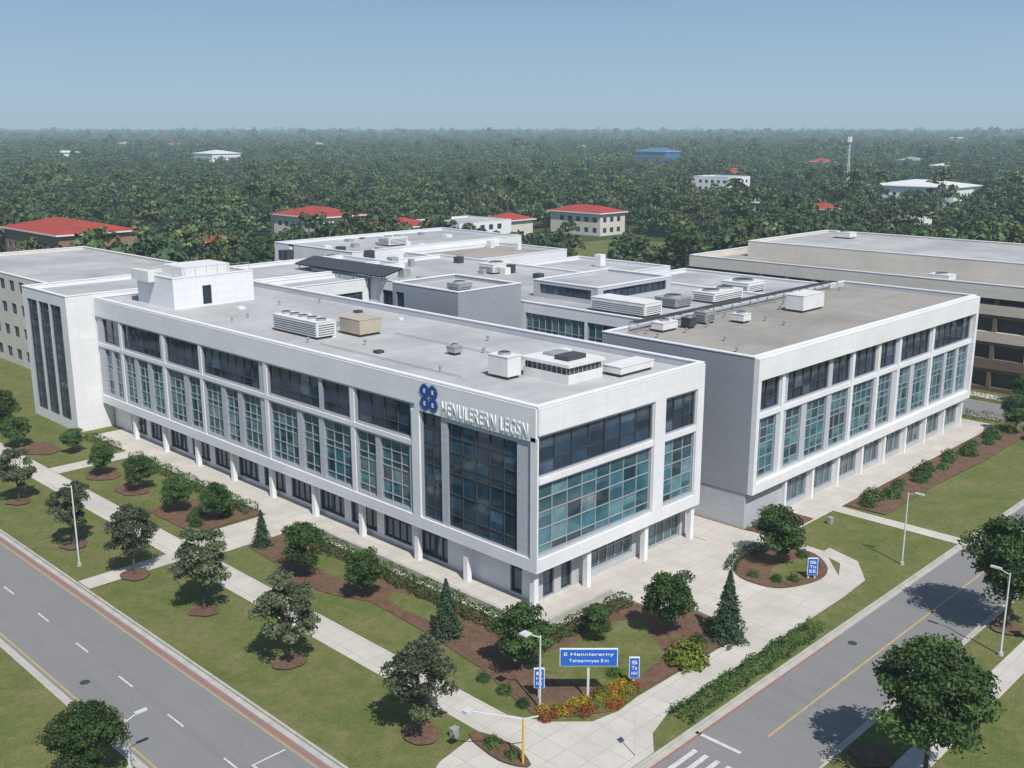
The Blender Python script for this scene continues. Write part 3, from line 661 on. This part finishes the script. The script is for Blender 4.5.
for x,y in ((205,225),(215,215),(108,200),(120,230),(260,150),(345,150),(350,142)): place('palm_tree',pm,x,y,1.3,0)
tc=bpy.data.collections.new('forest_templates')
for i in range(7):
    col=[(.050,.098,.034),(.066,.115,.038),(.040,.080,.034),(.085,.125,.045),(.052,.094,.042),(.060,.105,.034),(.070,.10,.045)][i]
    H=[12,14,10,15,13,9,11][i]; R=[5.6,5.0,5.2,4.6,5.8,5.0,6.2][i]
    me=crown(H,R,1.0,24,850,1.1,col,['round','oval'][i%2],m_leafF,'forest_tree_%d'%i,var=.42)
    o=bpy.data.objects.new('forest_tree_%d'%i,me); tc.objects.link(o)
pts=[];scl=[]
cam2=(-50.5,-47.0)
def inrect(x,y):
    for a in RECTS:
        if a[0]<x<a[2] and a[1]<y<a[3]: return True
    return False
def gap(x,y): return math.sin(x*.021+1.3*math.sin(y*.013))*math.sin(y*.024+1.1*math.sin(x*.011))>.92 
CAMP=[(-125,-205,-18,95),(-22,-205,255,-15),(-22,-17,136,112),(75,-20,90,130)]
def ring(r0,r1,sp,s0,s1,a0=-15,a1=105,zs=.003):
    n=int((math.radians(a1-a0))*(r1*r1-r0*r0)/2/(sp*sp))
    for _ in range(n):
        r=math.sqrt(random.uniform(r0*r0,r1*r1)); a=math.radians(random.uniform(a0,a1)); x=cam2[0]+r*math.cos(a); y=cam2[1]+r*math.sin(a)
        if -30<x<-20 or 75<x<86 and y<300: continue
        if any(q[0]<x<q[2] and q[1]<y<q[3] for q in CAMP) or inrect(x,y): continue
        if gap(x,y): continue
        z=max(0,(r-900)*zs)
        pts.append((x,y,z-.3)); scl.append(random.uniform(s0,s1)*(1 if random.random()<.9 else 1.25))
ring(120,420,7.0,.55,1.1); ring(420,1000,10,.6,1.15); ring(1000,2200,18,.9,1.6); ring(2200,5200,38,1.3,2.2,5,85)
me=bpy.data.meshes.new('forest'); me.from_pydata(pts,[],[]); at=me.attributes.new('scl','FLOAT','POINT'); at.data.foreach_set('value',scl)
fo=bpy.data.objects.new('forest',me); COL.objects.link(fo)
ng=bpy.data.node_groups.new('scatter','GeometryNodeTree')
ng.interface.new_socket('Geometry',in_out='INPUT',socket_type='NodeSocketGeometry'); ng.interface.new_socket('Geometry',in_out='OUTPUT',socket_type='NodeSocketGeometry')
N=ng.nodes; gi=N.new('NodeGroupInput'); go=N.new('NodeGroupOutput'); iop=N.new('GeometryNodeInstanceOnPoints'); ci=N.new('GeometryNodeCollectionInfo')
ci.inputs['Collection'].default_value=tc; ci.inputs['Separate Children'].default_value=True; ci.inputs['Reset Children'].default_value=True
iop.inputs['Pick Instance'].default_value=True
rv=N.new('FunctionNodeRandomValue'); rv.data_type='FLOAT_VECTOR'; rv.inputs[0].default_value=(0,0,0); rv.inputs[1].default_value=(0,0,6.283)
na=N.new('GeometryNodeInputNamedAttribute'); na.data_type='FLOAT'; na.inputs['Name'].default_value='scl'
L=ng.links; L.new(gi.outputs[0],iop.inputs['Points']); L.new(ci.outputs[0],iop.inputs['Instance']); L.new(rv.outputs[0],iop.inputs['Rotation']); L.new(na.outputs[0],iop.inputs['Scale']); L.new(iop.outputs[0],go.inputs[0])
md=fo.modifiers.new('scatter','NODES'); md.node_group=ng
mh,nt,b=newmat('far_hill_forest')
c=mixcol(nt,ramp(nt,noise(nt,.02,8,.7),.35,.65),rgb((.03,.05,.022)),rgb((.06,.085,.035))); lk(nt,c,b.inputs['Base Color']); b.inputs['Roughness'].default_value=1; b.inputs['Specular IOR Level'].default_value=0
hm=MB(); R=[900,1500,2300,3500,5200,7500]; prev=None
for r in R:
    row=[]
    for k in range(0,91):
        a=math.radians(-45+k*2); z=max(-.5,(r-900)*.003)-.4+(0 if r<5000 else 9+6*math.sin(k*.7)+4*math.sin(k*1.9)); row.append((cam2[0]+r*math.cos(a),cam2[1]+r*math.sin(a),z))
    if prev:
        for k in range(90): hm.quad([prev[k],prev[k+1],row[k+1],row[k]],mh,(0,0,1))
    prev=row
hm.obj('hills')
# ------------------------------------------------------------------ street furniture
def lamp(x,y,h,d,double=False):
    mb=MB(); mb.cyl((x,y,.1),(x,y,.35),.2,.17,m_kerb,12); mb.cyl((x,y,.35),(x,y,h),.075,.05,m_pole,10)
    for s in ((1,-1) if double else (1,)):
        dx,dy=d[0]*s,d[1]*s
        mb.cyl((x,y,h-.15),(x+dx*.7,y+dy*.7,h+.1),.035,.03,m_pole,8)
        mb.box(x+dx*.9-.1-abs(dx)*.25,y+dy*.9-.1-abs(dy)*.25,h+.05,x+dx*.9+.1+abs(dx)*.25,y+dy*.9+.1+abs(dy)*.25,h+.17,m_pole)
    mb.obj('street_lamp',None,.01)
lamp(-19.4,31.9,6.9,(-1,0)); lamp(26.9,-15,6.2,(0,-1)); lamp(17.1,-26.2,6,(0,1)); lamp(-9.2,-8.9,5,(-.7,.7)); lamp(-29.3,2.9,3.2,(1,0)); lamp(-19.4,75,6.9,(-1,0)); lamp(70,-15,6.2,(0,-1))
Rt=Vector((.70,-.714,0)); Nn=Vector((-.714,-.70,0))
def sign(name,x,y,w,h,z0,posts,body):
    e_=empty(name)
    mb=MB(); c=Vector((x,y,0))
    def ob(u0,u1,z0_,z1_,d0,d1,m):
        P=[c+Rt*u+Nn*d+Vector((0,0,z)) for z in(z0_,z1_) for (u,d) in((u0,d0),(u1,d0),(u1,d1),(u0,d1))]
        k=len(mb.v); mb.v+=[tuple(q) for q in P]
        for f in ((0,3,2,1),(4,5,6,7),(0,1,5,4),(1,2,6,5),(2,3,7,6),(3,0,4,7)): mb.f.append(tuple(k+i for i in f)); mb.mi.append(mb.mid(m)); mb.c.append((1,1,1))
    for pz in posts: ob(pz-.07,pz+.07,.1,z0+h*.6,-.12,.02,m_pole)
    ob(-w/2,w/2,z0,z0+h,.02,.14,m_trim); ob(-w/2+.04,w/2-.04,z0+.04,z0+h-.04,.14,.16,m_blue)
    mb.obj('panel',e_)
    n=len(body)
    for i,t in enumerate(body):
        hh=(h-.3)/n*.62; zz=z0+h-.15-(i+1)*(h-.3)/n+.08
        ww=(w-.5)*(1 if i==0 else .8) if n<3 else (w-.3)
        text('lettering',t,ww,hh,tuple(Rt),tuple(c+Rt*(-w/2+(w-ww)/2)+Nn*.165+Vector((0,0,zz))),m_trim,e_,.008)
    return e_
sign('campus_sign',-6.4,-10.3,3.5,1.15,2.5,[0],['E Hennlererny','Tehearnnyes E.in'])
sign('directional_sign',-8.3,-8.0,.65,1.3,.9,[0],['E','Hn','IIE']); sign('directional_sign',-3.3,-11.4,.65,1.4,.9,[0],['S','Te','HH']); sign('directional_sign',19.3,-11.2,.8,1.4,.5,[-.25,.25],['S','To','EE']); sign('directional_sign',20.5,-27,.8,.9,1.2,[0],['P','En'])
mb=MB(); mb.cyl((-14,-12.1,.1),(-14,-12.1,3.0),.07,.06,m_ypost,10); mb.cyl((-14,-12.1,2.95),(-16.1,-10.0,3.5),.04,.03,m_pole,8); mb.cyl((-14,-12.1,2.95),(-13.4,-12.7,3.15),.045,.04,m_pole,8); mb.box(-16.4,-10.2,3.42,-15.9,-9.8,3.58,m_pole); mb.obj('traffic_gate_post')
mb=MB(); mb.cyl((-9,-16,.1),(-9,-16,2.6),.035,.03,m_pole,8); mb.box(-9.2,-16.02,2.1,-8.8,-15.98,2.6,m_pole); mb.obj('sign_post')
for x,y in ((-14.8,-7.4),(31,-6.6)):
    mb=MB(); mb.box(x-.22,y-.18,.12,x+.22,y+.18,.7,m_steel); mb.box(x-.25,y-.21,.7,x+.25,y+.21,.76,m_steel); mb.obj('utility_box',None,.02)
# ------------------------------------------------------------------ absorbing air volume with airlight put in as glow, light, camera
mz=bpy.data.materials.new('emissive_haze'); mz.use_nodes=True; nt=mz.node_tree; nt.nodes.clear()
ou=nt.nodes.new('ShaderNodeOutputMaterial'); ab=nt.nodes.new('ShaderNodeVolumeAbsorption'); em=nt.nodes.new('ShaderNodeEmission'); ad=nt.nodes.new('ShaderNodeAddShader')
sg=.00028
ab.inputs['Color'].default_value=(0,0,0,1); ab.inputs['Density'].default_value=sg
em.inputs['Color'].default_value=(.36,.50,.60,1); em.inputs['Strength'].default_value=sg  # emission stands in for sunlight scattered by distant air
nt.links.new(ab.outputs[0],ad.inputs[0]); nt.links.new(em.outputs[0],ad.inputs[1]); nt.links.new(ad.outputs[0],ou.inputs['Volume'])
hz=MB(); hz.box(-8000,-8000,-20,8000,8000,90,mz); hz.obj('emissive_haze_box')
sd=Vector((-.30,-.72,1.0)).normalized()
el=math.asin(sd.z); az=math.atan2(sd.x,sd.y)
w=bpy.data.worlds.new('World'); scene.world=w; w.use_nodes=True; nt=w.node_tree; bg=nt.nodes['Background']
sk=nt.nodes.new('ShaderNodeTexSky'); sk.sky_type='NISHITA'; sk.sun_disc=False; sk.sun_elevation=el; sk.sun_rotation=az; sk.air_density=1.0; sk.dust_density=.6; sk.ozone_density=2.5; sk.altitude=50
tcw=nt.nodes.new('ShaderNodeTexCoord'); sp=nt.nodes.new('ShaderNodeSeparateXYZ'); lk(nt,tcw.outputs['Generated'],sp.inputs[0])
lowc=mixcol(nt,ramp(nt,sp.outputs[2],0,.13),rgb((4.2,5.7,6.8)),rgb((2.3,3.95,6.1)))
wn=noise(nt,2.2,6,.6,(lambda mp:(lk(nt,tcw.outputs['Generated'],mp.inputs['Vector']),mp.inputs['Scale'].__setattr__('default_value',(1,1,7)),mp.outputs[0])[2])(nt.nodes.new('ShaderNodeMapping')))
lowc=mixcol(nt,ramp(nt,wn,.45,.8,0,.22),lowc,rgb((4.8,6.0,6.9)))
skc=mixcol(nt,ramp(nt,sp.outputs[2],.15,.5),lowc,sk.outputs[0])
lk(nt,skc,bg.inputs['Color']); bg.inputs['Strength'].default_value=.10
sl=bpy.data.lights.new('sun','SUN'); sl.energy=5.0; sl.angle=math.radians(.5); sl.color=(1,.955,.89)
so=bpy.data.objects.new('sun',sl); COL.objects.link(so); so.rotation_euler=sd.to_track_quat('Z','Y').to_euler(); so.location=(0,0,200)
cam=bpy.data.cameras.new('camera'); co=bpy.data.objects.new('camera',cam); COL.objects.link(co)
cam.lens=1040*36/1024; cam.clip_end=30000; cam.clip_start=.5
co.location=(-50.5,-47,34); co.rotation_euler=(math.radians(90-13.72),0,math.radians(44.4-90)); scene.camera=co
scene.view_settings.view_transform='Standard'; scene.view_settings.look='None'; scene.view_settings.exposure=0
